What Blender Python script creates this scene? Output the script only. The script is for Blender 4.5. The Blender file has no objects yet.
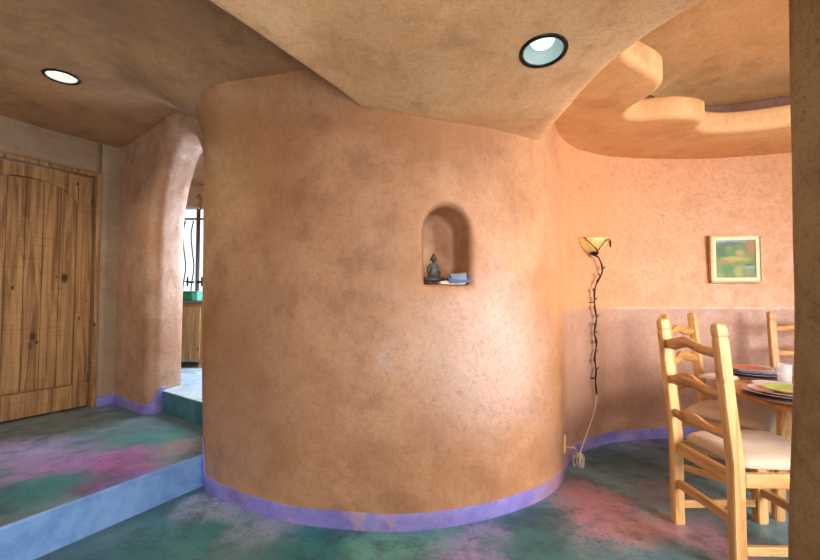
import bpy, bmesh, math, random
from mathutils import Vector, Matrix, noise
random.seed(4)
S = bpy.context.scene
COL = S.collection
PI = math.pi

# ------------------------------------------------------------------ helpers
def link(name, bm, mats, parent=None, smooth=True, recalc=True):
    if recalc: bmesh.ops.recalc_face_normals(bm, faces=bm.faces)
    me = bpy.data.meshes.new(name)
    bm.to_mesh(me); bm.free()
    for m in (mats if isinstance(mats, (list, tuple)) else [mats]): me.materials.append(m)
    if smooth:
        for p in me.polygons: p.use_smooth = True
    o = bpy.data.objects.new(name, me); COL.objects.link(o)
    if parent: o.parent = parent
    return o

def tag(o, label, cat, group=None):
    o['label'] = label; o['category'] = cat
    if group: o['group'] = group
    return o

def struct(o):
    o['kind'] = 'structure'; return o

def thing(name, label, cat, loc=(0, 0, 0), rz=0, group=None):
    o = bpy.data.objects.new(name, None); COL.objects.link(o)
    o.location = loc; o.rotation_euler = (0, 0, rz); o.empty_display_size = .1
    return tag(o, label, cat, group)

def copy_tree(o, parent=None):
    c = o.copy(); COL.objects.link(c)
    if parent: c.parent = parent
    for ch in list(o.children): copy_tree(ch, c)
    return c

def bevel_mod(o, w=.004, seg=2):
    m = o.modifiers.new('bevel', 'BEVEL'); m.width = w; m.segments = seg; m.limit_method = 'ANGLE'; m.angle_limit = math.radians(40)
    m2 = o.modifiers.new('wn', 'WEIGHTED_NORMAL'); m2.keep_sharp = True
    return o

def box(bm, x0, x1, y0, y1, z0, z1, M=None):
    vs = [Vector((x, y, z)) for x in (x0, x1) for y in (y0, y1) for z in (z0, z1)]
    if M: vs = [M @ v for v in vs]
    v = [bm.verts.new(p) for p in vs]
    for f in ((0, 1, 3, 2), (4, 6, 7, 5), (0, 4, 5, 1), (2, 3, 7, 6), (0, 2, 6, 4), (1, 5, 7, 3)):
        bm.faces.new([v[i] for i in f])
    return v

def sweep(bm, rings, cap=True, closed=False):
    rv = [[bm.verts.new(p) for p in r] for r in rings]
    n = len(rv[0])
    R = len(rv)
    for i in range(R if closed else R - 1):
        a, b = rv[i], rv[(i + 1) % R]
        for j in range(n):
            bm.faces.new((a[j], a[(j + 1) % n], b[(j + 1) % n], b[j]))
    if cap and not closed:
        bm.faces.new(rv[0]); bm.faces.new(rv[-1])
    return rv

def catmull(pts, step=.03):
    pts = [Vector(p) for p in pts]
    P = [2 * pts[0] - pts[1]] + pts + [2 * pts[-1] - pts[-2]]
    out = []
    for i in range(1, len(P) - 2):
        p0, p1, p2, p3 = P[i - 1:i + 3]
        n = max(1, int(math.ceil((p2 - p1).length / step)))
        for k in range(n):
            t = k / n
            out.append(.5 * ((2 * p1) + (-p0 + p2) * t + (2 * p0 - 5 * p1 + 4 * p2 - p3) * t * t + (-p0 + 3 * p1 - 3 * p2 + p3) * t ** 3))
    out.append(pts[-1])
    return out

def tube(bm, pts, r, n=8, closed=False):
    pts = [Vector(p) for p in pts]
    rings = []
    ref = Vector((0, 0, 1))
    prev = None
    N = len(pts)
    for i, p in enumerate(pts):
        if closed: t = pts[(i + 1) % N] - pts[i - 1]
        else: t = pts[min(i + 1, N - 1)] - pts[max(i - 1, 0)]
        t.normalize()
        if prev is None:
            a = ref if abs(t.dot(ref)) < .9 else Vector((1, 0, 0))
            prev = t.cross(a).normalized()
        prev = (prev - t * prev.dot(t)).normalized()
        b = t.cross(prev)
        rr = r(i / (N - 1)) if callable(r) else r
        rings.append([p + (prev * math.cos(2 * PI * k / n) + b * math.sin(2 * PI * k / n)) * rr for k in range(n)])
    sweep(bm, rings, closed=closed)

def lathe(bm, prof, n=48, a0=0, a1=2 * PI, c=(0, 0, 0)):
    full = abs(a1 - a0 - 2 * PI) < 1e-6
    c = Vector(c)
    m = n if full else n + 1
    rings = []
    for r, z in prof:
        if r < 1e-5: rings.append([bm.verts.new(c + Vector((0, 0, z)))])
        else: rings.append([bm.verts.new(c + Vector((r * math.cos(a0 + (a1 - a0) * k / n), r * math.sin(a0 + (a1 - a0) * k / n), z))) for k in range(m)])
    for a, b in zip(rings, rings[1:]):
        for k in range(n):
            k2 = (k + 1) % m
            if len(a) == 1 and len(b) == 1: continue
            if len(a) == 1: bm.faces.new((a[0], b[k2], b[k]))
            elif len(b) == 1: bm.faces.new((a[k], a[k2], b[0]))
            else: bm.faces.new((a[k], a[k2], b[k2], b[k]))

def smooth01(t):
    t = min(1, max(0, t)); return t * t * (3 - 2 * t)

# ------------------------------------------------------------------ materials
class NT:
    def __init__(s, name):
        s.m = bpy.data.materials.new(name); s.m.use_nodes = True
        s.t = s.m.node_tree; s.n = s.t.nodes; s.bsdf = s.n['Principled BSDF']
        tc = s.n.new('ShaderNodeTexCoord'); s.obj = tc.outputs['Object']
    def L(s, a, b): s.t.links.new(a, b)
    def put(s, sock, v):
        if isinstance(v, bpy.types.NodeSocket): s.L(v, sock)
        elif isinstance(v, (tuple, list)) and sock.type == 'RGBA': sock.default_value = (*v[:3], 1)
        else: sock.default_value = v
    def noise(s, scale, detail=4, rough=.5, vec=None, out='Fac', dist=0):
        n = s.n.new('ShaderNodeTexNoise'); n.inputs['Scale'].default_value = scale
        n.inputs['Detail'].default_value = detail; n.inputs['Roughness'].default_value = rough; n.inputs['Distortion'].default_value = dist
        s.L(vec or s.obj, n.inputs['Vector']); return n.outputs[out]
    def vor(s, scale, vec=None, out='Distance', feature='F1'):
        n = s.n.new('ShaderNodeTexVoronoi'); n.feature = feature; n.inputs['Scale'].default_value = scale
        s.L(vec or s.obj, n.inputs['Vector']); return n.outputs[out]
    def rng(s, v, a, b, c=0., d=1., smooth=True):
        n = s.n.new('ShaderNodeMapRange'); n.interpolation_type = 'SMOOTHSTEP' if smooth else 'LINEAR'
        for k, q in zip(('From Min', 'From Max', 'To Min', 'To Max'), (a, b, c, d)): n.inputs[k].default_value = q
        s.L(v, n.inputs['Value']); return n.outputs['Result']
    def mix(s, f, a, b, mode='MIX'):
        n = s.n.new('ShaderNodeMix'); n.data_type = 'RGBA'; n.blend_type = mode
        s.put(n.inputs[0], f); s.put(n.inputs[6], a); s.put(n.inputs[7], b); return n.outputs[2]
    def math(s, op, a, b=0.):
        n = s.n.new('ShaderNodeMath'); n.operation = op; s.put(n.inputs[0], a); s.put(n.inputs[1], b); return n.outputs[0]
    def vmath(s, op, a, b=None):
        n = s.n.new('ShaderNodeVectorMath'); n.operation = op; s.put(n.inputs[0], a)
        if b is not None: s.put(n.inputs[1], b)
        return n.outputs['Value' if op == 'LENGTH' else 'Vector']
    def mapping(s, sc=(1, 1, 1), rot=(0, 0, 0), loc=(0, 0, 0)):
        n = s.n.new('ShaderNodeMapping'); n.inputs['Scale'].default_value = sc; n.inputs['Rotation'].default_value = rot; n.inputs['Location'].default_value = loc
        s.L(s.obj, n.inputs['Vector']); return n.outputs[0]
    def sep(s, vec=None):
        n = s.n.new('ShaderNodeSeparateXYZ'); s.L(vec or s.obj, n.inputs[0]); return n.outputs
    def bump(s, h, st, dist=.01, prev=None):
        n = s.n.new('ShaderNodeBump'); n.inputs['Strength'].default_value = st; n.inputs['Distance'].default_value = dist
        s.L(h, n.inputs['Height'])
        if prev: s.L(prev, n.inputs['Normal'])
        return n.outputs[0]
    def blobs(s, base, blobs, warp=.25, wscale=2.5, flat=True):
        w = s.noise(wscale, 8, .68, out='Color')
        w = s.vmath('SUBTRACT', w, (.5, .5, .5)); w = s.vmath('MULTIPLY', w, (warp * 2, warp * 2, 0 if flat else warp * 2))
        p = s.vmath('ADD', s.obj, w)
        c = base
        for (x, y, z, rx, ry, rz, col, st) in blobs:
            q = s.vmath('SUBTRACT', p, (x, y, z)); q = s.vmath('MULTIPLY', q, (1 / rx, 1 / ry, 1 / rz if rz else 0))
            f = s.rng(s.vmath('LENGTH', q), 1.0, .25, 0, st)
            c = s.mix(f, c, col)
        return c
    def done(s, col, rough=.6, normal=None, spec=.5, metal=0, **kw):
        b = s.bsdf; s.put(b.inputs['Base Color'], col); s.put(b.inputs['Roughness'], rough)
        b.inputs['Specular IOR Level'].default_value = spec; b.inputs['Metallic'].default_value = metal
        if normal: s.L(normal, b.inputs['Normal'])
        for k, v in kw.items(): s.put(b.inputs[k.replace('_', ' ')], v)
        return s.m

def simple(name, col, rough=.5, metal=0, spec=.5, bump=0, var=.12):
    n = NT(name)
    f = n.noise(18, 4); c = n.mix(f, tuple(v * (1 - var) for v in col), tuple(min(1, v * (1 + var)) for v in col))
    nm = n.bump(n.noise(90, 3), bump, .004) if bump else None
    return n.done(c, rough, nm, spec, metal)

def stucco(name, a, b, dark, patches=(), line=None, rough=.5, spec=.35, speck=.35, orange=None):
    n = NT(name)
    f = n.rng(n.noise(1.6, 6, .6), .35, .65)
    c = n.mix(f, a, b)
    c = n.mix(n.math('MULTIPLY', n.rng(n.noise(4.5, 6, .65), .47, .7), .5), c, dark)
    # streaky vertical lime-wash mottling
    c = n.mix(n.math('MULTIPLY', n.rng(n.noise(2.2, 5, .6, n.mapping((3, 3, .7))), .5, .75), .25), c, b)
    if orange:
        # the alcove side of the wall is washed in a more orange pigment
        x = n.sep()[0]; z = n.sep()[2]
        f1 = n.rng(n.math('ADD', x, n.math('MULTIPLY', n.noise(2.5, 4), .25)), .82, 1.3)
        up = n.rng(n.math('ADD', z, n.math('MULTIPLY', n.noise(5, 4), .03)), 1.095, 1.13)
        oc = n.mix(up, orange[1], orange[0])
        oc = n.mix(n.math('MULTIPLY', n.rng(n.noise(3, 6, .65), .45, .7), .3), oc, orange[2])
        c = n.mix(f1, c, oc)
        ln = n.math('SUBTRACT', 1., n.rng(n.math('ABSOLUTE', n.math('SUBTRACT', z, 1.10)), .004, .012))
        ln = n.math('MULTIPLY', n.math('MULTIPLY', ln, n.rng(x, 1.5, 1.9)), n.rng(n.noise(9, 3), .35, .6, 0, .7))
        c = n.mix(ln, c, (.86, .66, .55))
    if patches: 
        q = c; c = n.blobs(q, patches, .2, 3, False)
    c = n.mix(n.rng(n.noise(30, 6, .8), .45, .7, 0, .38), c, dark)
    sp = n.rng(n.noise(85, 3, .7), .54, .68, 0, speck)
    c = n.mix(sp, c, dark)
    sp2 = n.rng(n.vor(26), .05, .015, 0, .35)
    c = n.mix(sp2, c, (.75, .62, .5))
    nm = n.bump(n.noise(6, 4, .5), .35, .03)
    nm = n.bump(n.noise(70, 5, .75), .42, .006, nm)
    r = n.rng(n.noise(12, 4), .3, .7, rough - .08, rough + .12)
    return n.done(c, r, nm, spec)

def wood(name, light, dark, axis='z', scale=1., knots=.6, rough=.5, saw=0.):
    n = NT(name)
    sc = {'z': (14, 14, .7), 'x': (1.1, 14, 14), 'y': (14, 1.1, 14)}[axis]
    v = n.mapping(tuple(k * scale for k in sc))
    g = n.noise(1.6, 7, .65, v, dist=1.2)
    c = n.mix(n.rng(g, .35, .68), light, dark)
    g2 = n.noise(7, 5, .7, v)
    c = n.mix(n.rng(g2, .55, .75, 0, .4), c, dark)
    ks = {'z': (1, 1, .6), 'x': (.6, 1, 1), 'y': (1, .6, 1)}[axis]
    k = n.vor(4.2, n.mapping(tuple(q * scale for q in ks), loc=(.3, .1, .2)))
    kd = tuple(q * .18 for q in dark)
    c = n.mix(n.rng(k, .16, .05, 0, knots), c, kd)
    k2 = n.vor(8.5, n.mapping(tuple(q * scale for q in ks), loc=(.7, .4, .9)))
    c = n.mix(n.math('MULTIPLY', n.rng(k2, .13, .05, 0, knots), n.rng(n.noise(2.2, 2), .48, .55)), c, kd)
    nm = n.bump(g2, .25, .003)
    if saw:
        w = n.noise(2, 3, .6, n.mapping((2, 2, 70)))
        c = n.mix(n.rng(w, .5, .7, 0, saw), c, tuple(q * .55 for q in dark))
        nm = n.bump(w, .3, .003, nm)
    return n.done(c, rough, nm, .4)

A1, A2, AD = (.43, .20, .09), (.57, .305, .165), (.24, .105, .05)
M = {}
M['wall'] = stucco('stucco_main', A1, A2, AD, orange=((.72, .37, .18), (.53, .31, .215), (.44, .20, .09)), rough=.37, spec=.6,
    patches=((.45, 2.3, .85, .6, .6, .62, (.70, .50, .43), .75), (-.9, 2.4, .8, .5, .6, .9, (.40, .20, .11), .5), (.95, 2.75, .7, .16, .5, 1.1, (.62, .30, .12), .6), (-1.1, 2.5, 1.9, .45, .5, .5, (.66, .37, .13), .35), (-.1, 2.2, .85, .13, .5, .1, (.62, .42, .36), .5)))  # pale patch paints window sheen, yellow one lamp glow, into the wall colour
M['wall_arch'] = stucco('stucco_arch', (.47, .25, .15), (.58, .36, .25), AD, rough=.45, spec=.45)
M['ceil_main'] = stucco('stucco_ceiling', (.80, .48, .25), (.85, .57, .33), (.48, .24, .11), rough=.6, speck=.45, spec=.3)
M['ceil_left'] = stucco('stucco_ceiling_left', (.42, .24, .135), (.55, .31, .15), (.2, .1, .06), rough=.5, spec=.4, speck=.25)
M['recess_shade'] = stucco('stucco_recess_shade', (.20, .11, .09), (.26, .15, .12), (.1, .05, .04), rough=.7, spec=.2)  # purple-brown stucco, darkened to put the cove's shade into its colour
M['soffit'] = stucco('stucco_soffit', (.74, .40, .17), (.80, .48, .23), (.46, .21, .08), rough=.6, speck=.3, spec=.3)
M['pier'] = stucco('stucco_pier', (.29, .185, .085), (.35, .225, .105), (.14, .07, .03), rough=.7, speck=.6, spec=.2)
M['door_wall'] = stucco('stucco_door_wall', (.31, .23, .155), (.38, .28, .185), AD, rough=.5)
M['door'] = wood('old_pine', (.50, .28, .115), (.19, .085, .032), 'z', 1., .95, .5, .35)
M['pine'] = wood('honey_pine', (.76, .46, .185), (.50, .24, .075), 'z', 1.3, .5, .42)
M['pinex'] = wood('honey_pine_rail', (.66, .37, .14), (.40, .18, .055), 'y', 1.3, .5, .42)
M['piney'] = wood('honey_pine_side_rail', (.76, .46, .185), (.50, .24, .075), 'x', 1.3, .5, .42)
M['table'] = wood('table_pine', (.62, .30, .10), (.36, .14, .04), 'x', .8, .5, .3)
M['cabinet'] = wood('vanity_pine', (.52, .30, .12), (.28, .14, .05), 'z', .8, .6, .5)
M['iron'] = simple('black_iron', (.02, .016, .014), .45, .6)
M['hinge'] = simple('brown_hinge', (.16, .10, .05), .45, .6)
M['cord'] = simple('ivory_cord', (.72, .58, .42), .5)
M['plate_plastic'] = simple('ivory_plastic', (.78, .66, .38), .4)
M['band'] = None
def band_mat():
    n = NT('violet_painted_band')
    c = n.mix(n.rng(n.noise(5, 5, .6), .35, .65), (.17, .15, .52), (.27, .25, .66))
    c = n.mix(n.rng(n.noise(3, 5, .7), .5, .68, 0, .75), c, (.50, .32, .36)); xb = n.sep()[0]; c = n.mix(n.math('MULTIPLY', n.math('MULTIPLY', n.rng(xb, .55, .95), n.rng(xb, 1.35, 1.15)), .6), c, (.50, .26, .17))
    c = n.mix(n.rng(n.noise(60, 3, .6), .58, .7, 0, .5), c, (.3, .17, .2))
    return n.done(c, .45, n.bump(n.noise(60, 3), .25, .004), .45)
M['band'] = band_mat()

def floor_mat(name, base, bl, rough=.3):
    base = [tuple(min(1, v * 1.5) for v in q) for q in base]
    bl = [b[:6] + (tuple(min(1, v * 1.45 + .01) for v in b[6]),) + b[7:] for b in bl]
    n = NT(name)
    c = n.mix(n.rng(n.noise(1.8, 6, .6), .35, .65), base[0], base[1])
    c = n.blobs(c, bl, .33, 3.4)
    c = n.mix(n.rng(n.noise(4.5, 9, .75), .46, .66, 0, .62), c, tuple(v * .6 for v in base[2]))
    c = n.mix(n.rng(n.noise(7, 7, .75, out='Fac'), .56, .72, 0, .22), c, (.30, .30, .46))
    # worn dark specks and hairline cracks
    msk = n.rng(n.noise(1.5, 4, .6), .5, .62)
    c = n.mix(n.math('MULTIPLY', n.rng(n.noise(45, 4, .75), .56, .66), msk), c, (.035, .025, .03))
    cr = n.vor(3.2, n.vmath('ADD', n.obj, n.vmath('MULTIPLY', n.noise(6, 4, out='Color'), (.2, .2, .2))), feature='DISTANCE_TO_EDGE')
    c = n.mix(n.rng(cr, .008, .001, 0, .45), c, (.04, .04, .045))
    nm = n.bump(n.noise(5, 4), .12, .02); nm = n.bump(n.noise(60, 4, .7), .12, .003, nm)
    r = n.rng(n.noise(9, 5), .3, .7, rough, rough + .2)
    return n.done(c, r, nm, .5)
def b2(x, y, r, col, st=.85, ry=None): return (x, y, 0, r, ry or r, 0, col, st)
TEAL, DTEAL, MINT = (.008, .15, .17), (.012, .065, .075), (.10, .36, .32)
PINK, MAG, LAV, CYAN = (.32, .14, .18), (.30, .075, .27), (.29, .27, .56), (.16, .38, .48)
M['floor'] = floor_mat('stained_concrete', ((.05, .125, .15), (.09, .17, .20), (.03, .07, .09)), [
    b2(-1.07, 2.45, .35, (.26, .33, .50), .8), b2(-.7, 2.25, .3, (.24, .31, .46), .7), b2(-1.15, 2.1, .42, TEAL), b2(-1.35, 1.85, .35, DTEAL, .7),
    b2(-.45, 2.05, .33, TEAL, .9), b2(-.15, 2.08, .28, MINT, .8), b2(.1, 2.1, .22, MINT, .7), b2(.3, 1.98, .25, LAV, .8), b2(.35, 2.2, .15, LAV, .6),
    b2(.64, 2.25, .33, DTEAL, .95), b2(.55, 2.05, .3, TEAL, .7), b2(1.05, 2.45, .32, PINK, .85, .5), b2(1.25, 2.2, .28, (.28, .12, .11), .8),
    b2(1.5, 2.1, .3, PINK, .7), b2(1.55, 3.1, .42, DTEAL, .95), b2(2.2, 3.25, .5, DTEAL, .8), b2(1.55, 2.6, .3, (.12, .07, .07), .6), b2(2.1, 2.5, .35, CYAN, .8),
    b2(1.9, 3.5, .2, (.15, .2, .4), .6)])
M['floor_up'] = floor_mat('stained_concrete_upper', ((.06, .13, .16), (.11, .17, .21), (.04, .09, .12)), [
    b2(-2.55, 2.75, .4, (.28, .24, .50), .8), b2(-1.75, 2.55, .38, MAG, .9), b2(-2.1, 2.55, .4, (.29, .15, .42), .7), b2(-1.62, 2.3, .28, (.15, .03, .13), .7),
    b2(-1.45, 2.35, .22, (.16, .10, .36), .8), b2(-1.9, 2.2, .36, TEAL, .95), b2(-2.15, 2.0, .35, DTEAL, .8), b2(-1.8, 3.0, .36, (.02, .17, .17), .8), b2(-1.5, 2.85, .2, (.22, .12, .10), .7),
    b2(-2.5, 3.3, .4, (.09, .16, .17), .7), b2(-2.4, 3.7, .3, (.03, .12, .13), .7)])
def riser_mat():
    n = NT('riser_sky_blue')  # the sky's cool reflection on the riser is mixed into this blue
    c = n.mix(n.rng(n.noise(4, 6, .65), .35, .65), (.10, .24, .56), (.20, .38, .72))
    c = n.mix(n.rng(n.noise(12, 6, .7), .55, .7, 0, .5), c, (.13, .25, .42))
    return n.done(c, .35, n.bump(n.noise(40, 4, .7), .25, .004), .5)
M['riser'] = riser_mat()
def riser2():
    n = NT('riser_teal')
    c = n.mix(n.rng(n.noise(6, 6, .65), .35, .65), (.03, .13, .16), (.07, .2, .26))
    return n.done(c, .4, n.bump(n.noise(40, 4, .7), .25, .004), .5)
M['riser2'] = riser2()
M['floor_bath'] = floor_mat('stained_concrete_pale', ((.25, .40, .55), (.45, .58, .70), (.16, .3, .42)), [b2(-2.3, 4.0, .4, (.3, .45, .75), .6)])
def fabric():
    n = NT('seat_fabric')
    c = n.mix(n.rng(n.noise(5, 5), .35, .65), (.60, .48, .35), (.72, .60, .45))
    c = n.mix(n.rng(n.noise(260, 2), .45, .6, 0, .3), c, (.38, .27, .2))
    return n.done(c, .85, n.bump(n.noise(300, 2), .35, .002), .2, Sheen_Weight=.3)
M['fabric'] = fabric()
def glass(name, col=(1, 1, 1), rough=.02):
    n = NT(name); n.bsdf.inputs['Transmission Weight'].default_value = 1; n.bsdf.inputs['IOR'].default_value = 1.12
    return n.done(col, rough)
M['glass'] = glass('clear_glass')
def thin():
    n = NT('thin_tumbler_glass'); n.bsdf.inputs['Alpha'].default_value = .28; return n.done((.85, .88, .9), .06)
M['tumbler'] = thin()
M['green_glass'] = simple('green_box', (.01, .22, .07), .2)
M['mint'] = simple('mint_box_end', (.12, .50, .38), .3)
def emit(name, col, st):
    m = bpy.data.materials.new(name); m.use_nodes = True; b = m.node_tree.nodes['Principled BSDF']
    b.inputs['Base Color'].default_value = (.35, .4, .4, 1)
    b.inputs['Emission Color'].default_value = (*col, 1); b.inputs['Emission Strength'].default_value = st; return m

# ------------------------------------------------------------------ wall plan
WP = [(-1.10, 5.4), (-1.16, 4.4), (-1.30, 3.7), (-1.39, 3.25), (-1.385, 2.95), (-1.309, 2.716), (-1.195, 2.60), (-1.06, 2.505), (-.83, 2.365), (-.579, 2.262), (-.32, 2.21),
      (-.051, 2.194), (.209, 2.24), (.494, 2.35), (.765, 2.52), (.958, 2.73), (1.10, 3.0), (1.25, 3.21), (1.45, 3.38), (1.739, 3.52), (2.199, 3.59),
      (2.6, 3.575), (3.0, 3.47), (3.4, 3.25), (3.75, 2.9), (3.98, 2.4), (4.05, 1.8)]
path = catmull([(x, y, 0) for x, y in WP], .025)
cum = [0]
for a, b in zip(path, path[1:]): cum.append(cum[-1] + (b - a).length)
def wall_at(s):
    s = max(0, min(cum[-1] - 1e-6, s))
    lo = 0; hi = len(cum) - 1
    while hi - lo > 1:
        m = (lo + hi) // 2
        if cum[m] <= s: lo = m
        else: hi = m
    t = (s - cum[lo]) / (cum[lo + 1] - cum[lo])
    p = path[lo].lerp(path[lo + 1], t)
    d0 = (path[min(lo + 1, len(path) - 1)] - path[max(lo - 1, 0)]).normalized(); d1 = (path[min(lo + 2, len(path) - 1)] - path[lo]).normalized()
    d = d0.lerp(d1, t).normalized()
    return p, Vector((d.y, -d.x, 0))      # point, normal to the room
def s_near(x, y):
    best = min(range(len(path)), key=lambda i: (path[i].x - x) ** 2 + (path[i].y - y) ** 2)
    return cum[best]

def patch_with_hole(bm, ss, zs, i0, i1, j0, j1, surf, hole, rings, closed_back, back_depth=None):
    """grid (ss x zs) with rectangle cells i0..i1, j0..j1 replaced by rings that run into an opening.
    surf(s,z)->point ; hole(theta, off)->(s,z) outline at offset ; rings list of (off, depth); depthvec(s,z,depth)"""
    g = {}
    def gv(i, j):
        if (i, j) not in g: g[(i, j)] = bm.verts.new(surf(ss[i], zs[j], 0))
        return g[(i, j)]
    for i in range(len(ss) - 1):
        for j in range(len(zs) - 1):
            if i0 <= i < i1 and j0 <= j < j1: continue
            bm.faces.new((gv(i, j), gv(i + 1, j), gv(i + 1, j + 1), gv(i, j + 1)))
    bd = [(i, j0) for i in range(i0, i1)] + [(i1, j) for j in range(j0, j1)] + [(i, j1) for i in range(i1, i0, -1)] + [(i0, j) for j in range(j1, j0, -1)]
    prev = [gv(*b) for b in bd]
    base = [(ss[i], zs[j]) for i, j in bd]
    n = len(bd)
    for (off, dep, blend) in rings:
        cur = []
        for (s0, z0) in base:
            s1, z1 = hole(s0, z0, off)
            s_, z_ = s0 + (s1 - s0) * blend, z0 + (z1 - z0) * blend
            cur.append(bm.verts.new(surf(s_, z_, dep)))
        for k in range(n):
            bm.faces.new((prev[k], prev[(k + 1) % n], cur[(k + 1) % n], cur[k]))
        prev = cur
    if closed_back:
        cs = sum((v.co for v in prev), Vector()) / n
        for f in (.66, .33):
            cur = [bm.verts.new(cs.lerp(v.co, f / 1.0 if f == .66 else .5)) for v in prev]
            for k in range(n): bm.faces.new((prev[k], prev[(k + 1) % n], cur[(k + 1) % n], cur[k]))
            prev = cur
        c = bm.verts.new(cs)
        for k in range(n): bm.faces.new((prev[k], prev[(k + 1) % n], c))

def arch_hole(sc, a, zb, zs_, b, bottom_open=False, zc=None):
    """outline with straight jambs and an elliptical head; cast from the centre towards (s0,z0)."""
    zc = zc if zc is not None else (zb + zs_) / 2 + .04
    def inside(s, z, off):
        aa, bb = a + off, b + off
        zlow = -9 if bottom_open else zb - off
        if z < zlow: return False
        if z <= zs_: return abs(s - sc) <= aa
        return ((s - sc) / aa) ** 2 + ((z - zs_) / bb) ** 2 <= 1
    def f(s0, z0, off):
        lo, hi = 0., 1.
        for _ in range(30):
            m = (lo + hi) / 2
            if inside(sc + (s0 - sc) * m, zc + (z0 - zc) * m, off): lo = m
            else: hi = m
        return sc + (s0 - sc) * lo, zc + (z0 - zc) * lo
    return f

def spaced(a, b, step):
    n = max(1, round((b - a) / step)); return [a + (b - a) * k / n for k in range(n + 1)]

# main curved wall with the little arched niche
sN = s_near(.213, 2.24)
nN = wall_at(sN)[1]
lean = lambda z: .018 * math.sin(z * 1.7 + .4)
sFl = s_near(-1.309, 2.716)
def flare(s, z):
    w = smooth01((sFl + .75 - s) / .6)
    return .072 * w * min(1, max(0, (z - .35) / 2.1)) + .07 * w * smooth01((z - 2.2) / .35) + lean(z) - .018 * .39
def wsurf(s, z, dep):
    p, n = wall_at(s)
    q = p + n * flare(s, z) + Vector((0, 0, z))
    w = .010 * noise.noise(Vector((q.x * 1.3, q.y * 1.3, z * 1.1)))
    return q + n * w - nN * dep
a_, r_ = .130, .042
ss = spaced(0, sN - .24, .05) + spaced(sN - .24, sN + .24, .016)[1:] + spaced(sN + .24, cum[-1], .04)[1:]
zs = spaced(-.02, 1.16, .07) + spaced(1.16, 1.78, .016)[1:] + spaced(1.78, 2.80, .07)[1:]
i0 = min(range(len(ss)), key=lambda i: abs(ss[i] - (sN - .24))); i1 = min(range(len(ss)), key=lambda i: abs(ss[i] - (sN + .24)))
j0 = min(range(len(zs)), key=lambda i: abs(zs[i] - 1.16)); j1 = min(range(len(zs)), key=lambda i: abs(zs[i] - 1.78))
hole = arch_hole(sN, a_, 1.262, 1.545, .142)
rings = [(r_, 0, .5), (r_, 0, 1)]
for k in range(1, 8):
    t = k / 7 * PI / 2; rings.append((r_ * (1 - math.sin(t)), r_ * (1 - math.cos(t)), 1))
for d in (.09, .14, .19, .225): rings.append((0, d, 1))
rings += [(-.006, .242, 1), (-.02, .25, 1)]
bm = bmesh.new()
patch_with_hole(bm, ss, zs, i0, i1, j0, j1, wsurf, hole, rings, True)
struct(link('wall_center', bm, M['wall'], recalc=False))

# painted base band along it
sStep = s_near(-1.309, 2.716)
def strip(name, s0, s1, topf, botf, mat, off=.006):
    bm = bmesh.new(); prev = None
    for s in spaced(s0, s1, .03):
        p, n = wall_at(s); zt, zb = topf(s), botf(s)
        def P(o, z): return p + n * (flare(s, z) + .010 * noise.noise(Vector((p.x * 1.3, p.y * 1.3, z * 1.1))) + o) + Vector((0, 0, z))
        c = [bm.verts.new(P(-.02, zt + .002)), bm.verts.new(P(off * .6, zt)), bm.verts.new(P(off, zt - .006)), bm.verts.new(P(off, (zt + zb) / 2)), bm.verts.new(P(off, zb - .01))]
        if prev:
            for k in range(4): bm.faces.new((prev[k], c[k], c[k + 1], prev[k + 1]))
        prev = c
    return struct(link(name, bm, mat, recalc=False))
def topf(s): return .088 + .21 * (1 - smooth01((s - sStep + .0) / .07)) + .008 * noise.noise(Vector((s * 3, 0, 0)))
strip('baseboard_center', sStep - .5, cum[-1], topf, lambda s: 0 if s > sStep - .03 else .19, M['band'])

# ------------------------------------------------------------------ arch wall (left)
C0 = Vector((-2.842, 4.03, 0)); U = Vector((.803, -.596, 0)).normalized(); W = Vector((.22, .975, 0)).normalized()
def asurf(t, z, dep):
    p = C0 + U * t + W * dep + Vector((0, 0, z))
    return p + Vector((.5, .8, 0)) * .010 * noise.noise(Vector((p.x * 2, p.y * 2, z * 1.5)))
tc_, aa_, ra = 1.245, .425, .13
T = spaced(-.06, .5, .05) + spaced(.5, 1.99, .03)[1:] + spaced(1.99, 2.1, .05)[1:]
Z = spaced(.18, 2.74, .035) + [2.78, 2.82]
i0 = min(range(len(T)), key=lambda i: abs(T[i] - .5)); i1 = min(range(len(T)), key=lambda i: abs(T[i] - 1.99))
j1 = min(range(len(Z)), key=lambda i: abs(Z[i] - 2.74))
hole = arch_hole(tc_, aa_, .2, 1.70, .82, True, 1.2)
# the opening reaches the floor: drop faces below floor level afterwards
Zl = [.18 - .7] + Z
rings = [(ra, 0, .5), (ra, 0, 1)]
for k in range(1, 10):
    t = k / 9 * PI / 2; rings.append((ra * (1 - math.sin(t)), ra * (1 - math.cos(t)), 1))
for d in (.2, .28, .34): rings.append((0, d, 1))
rings += [(.015, .365, 1), (.04, .38, 1), (.5, .39, 1)]
bm = bmesh.new()
patch_with_hole(bm, T, Zl, i0, i1, 0, j1 + 1, asurf, hole, rings, False)
# remove the part that ran under the floor
bmesh.ops.bisect_plane(bm, geom=bm.verts[:] + bm.edges[:] + bm.faces[:], plane_co=(0, 0, .17), plane_no=(0, 0, 1), clear_inner=True)
struct(link('wall_left', bm, M['wall_arch'], recalc=False))
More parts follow.
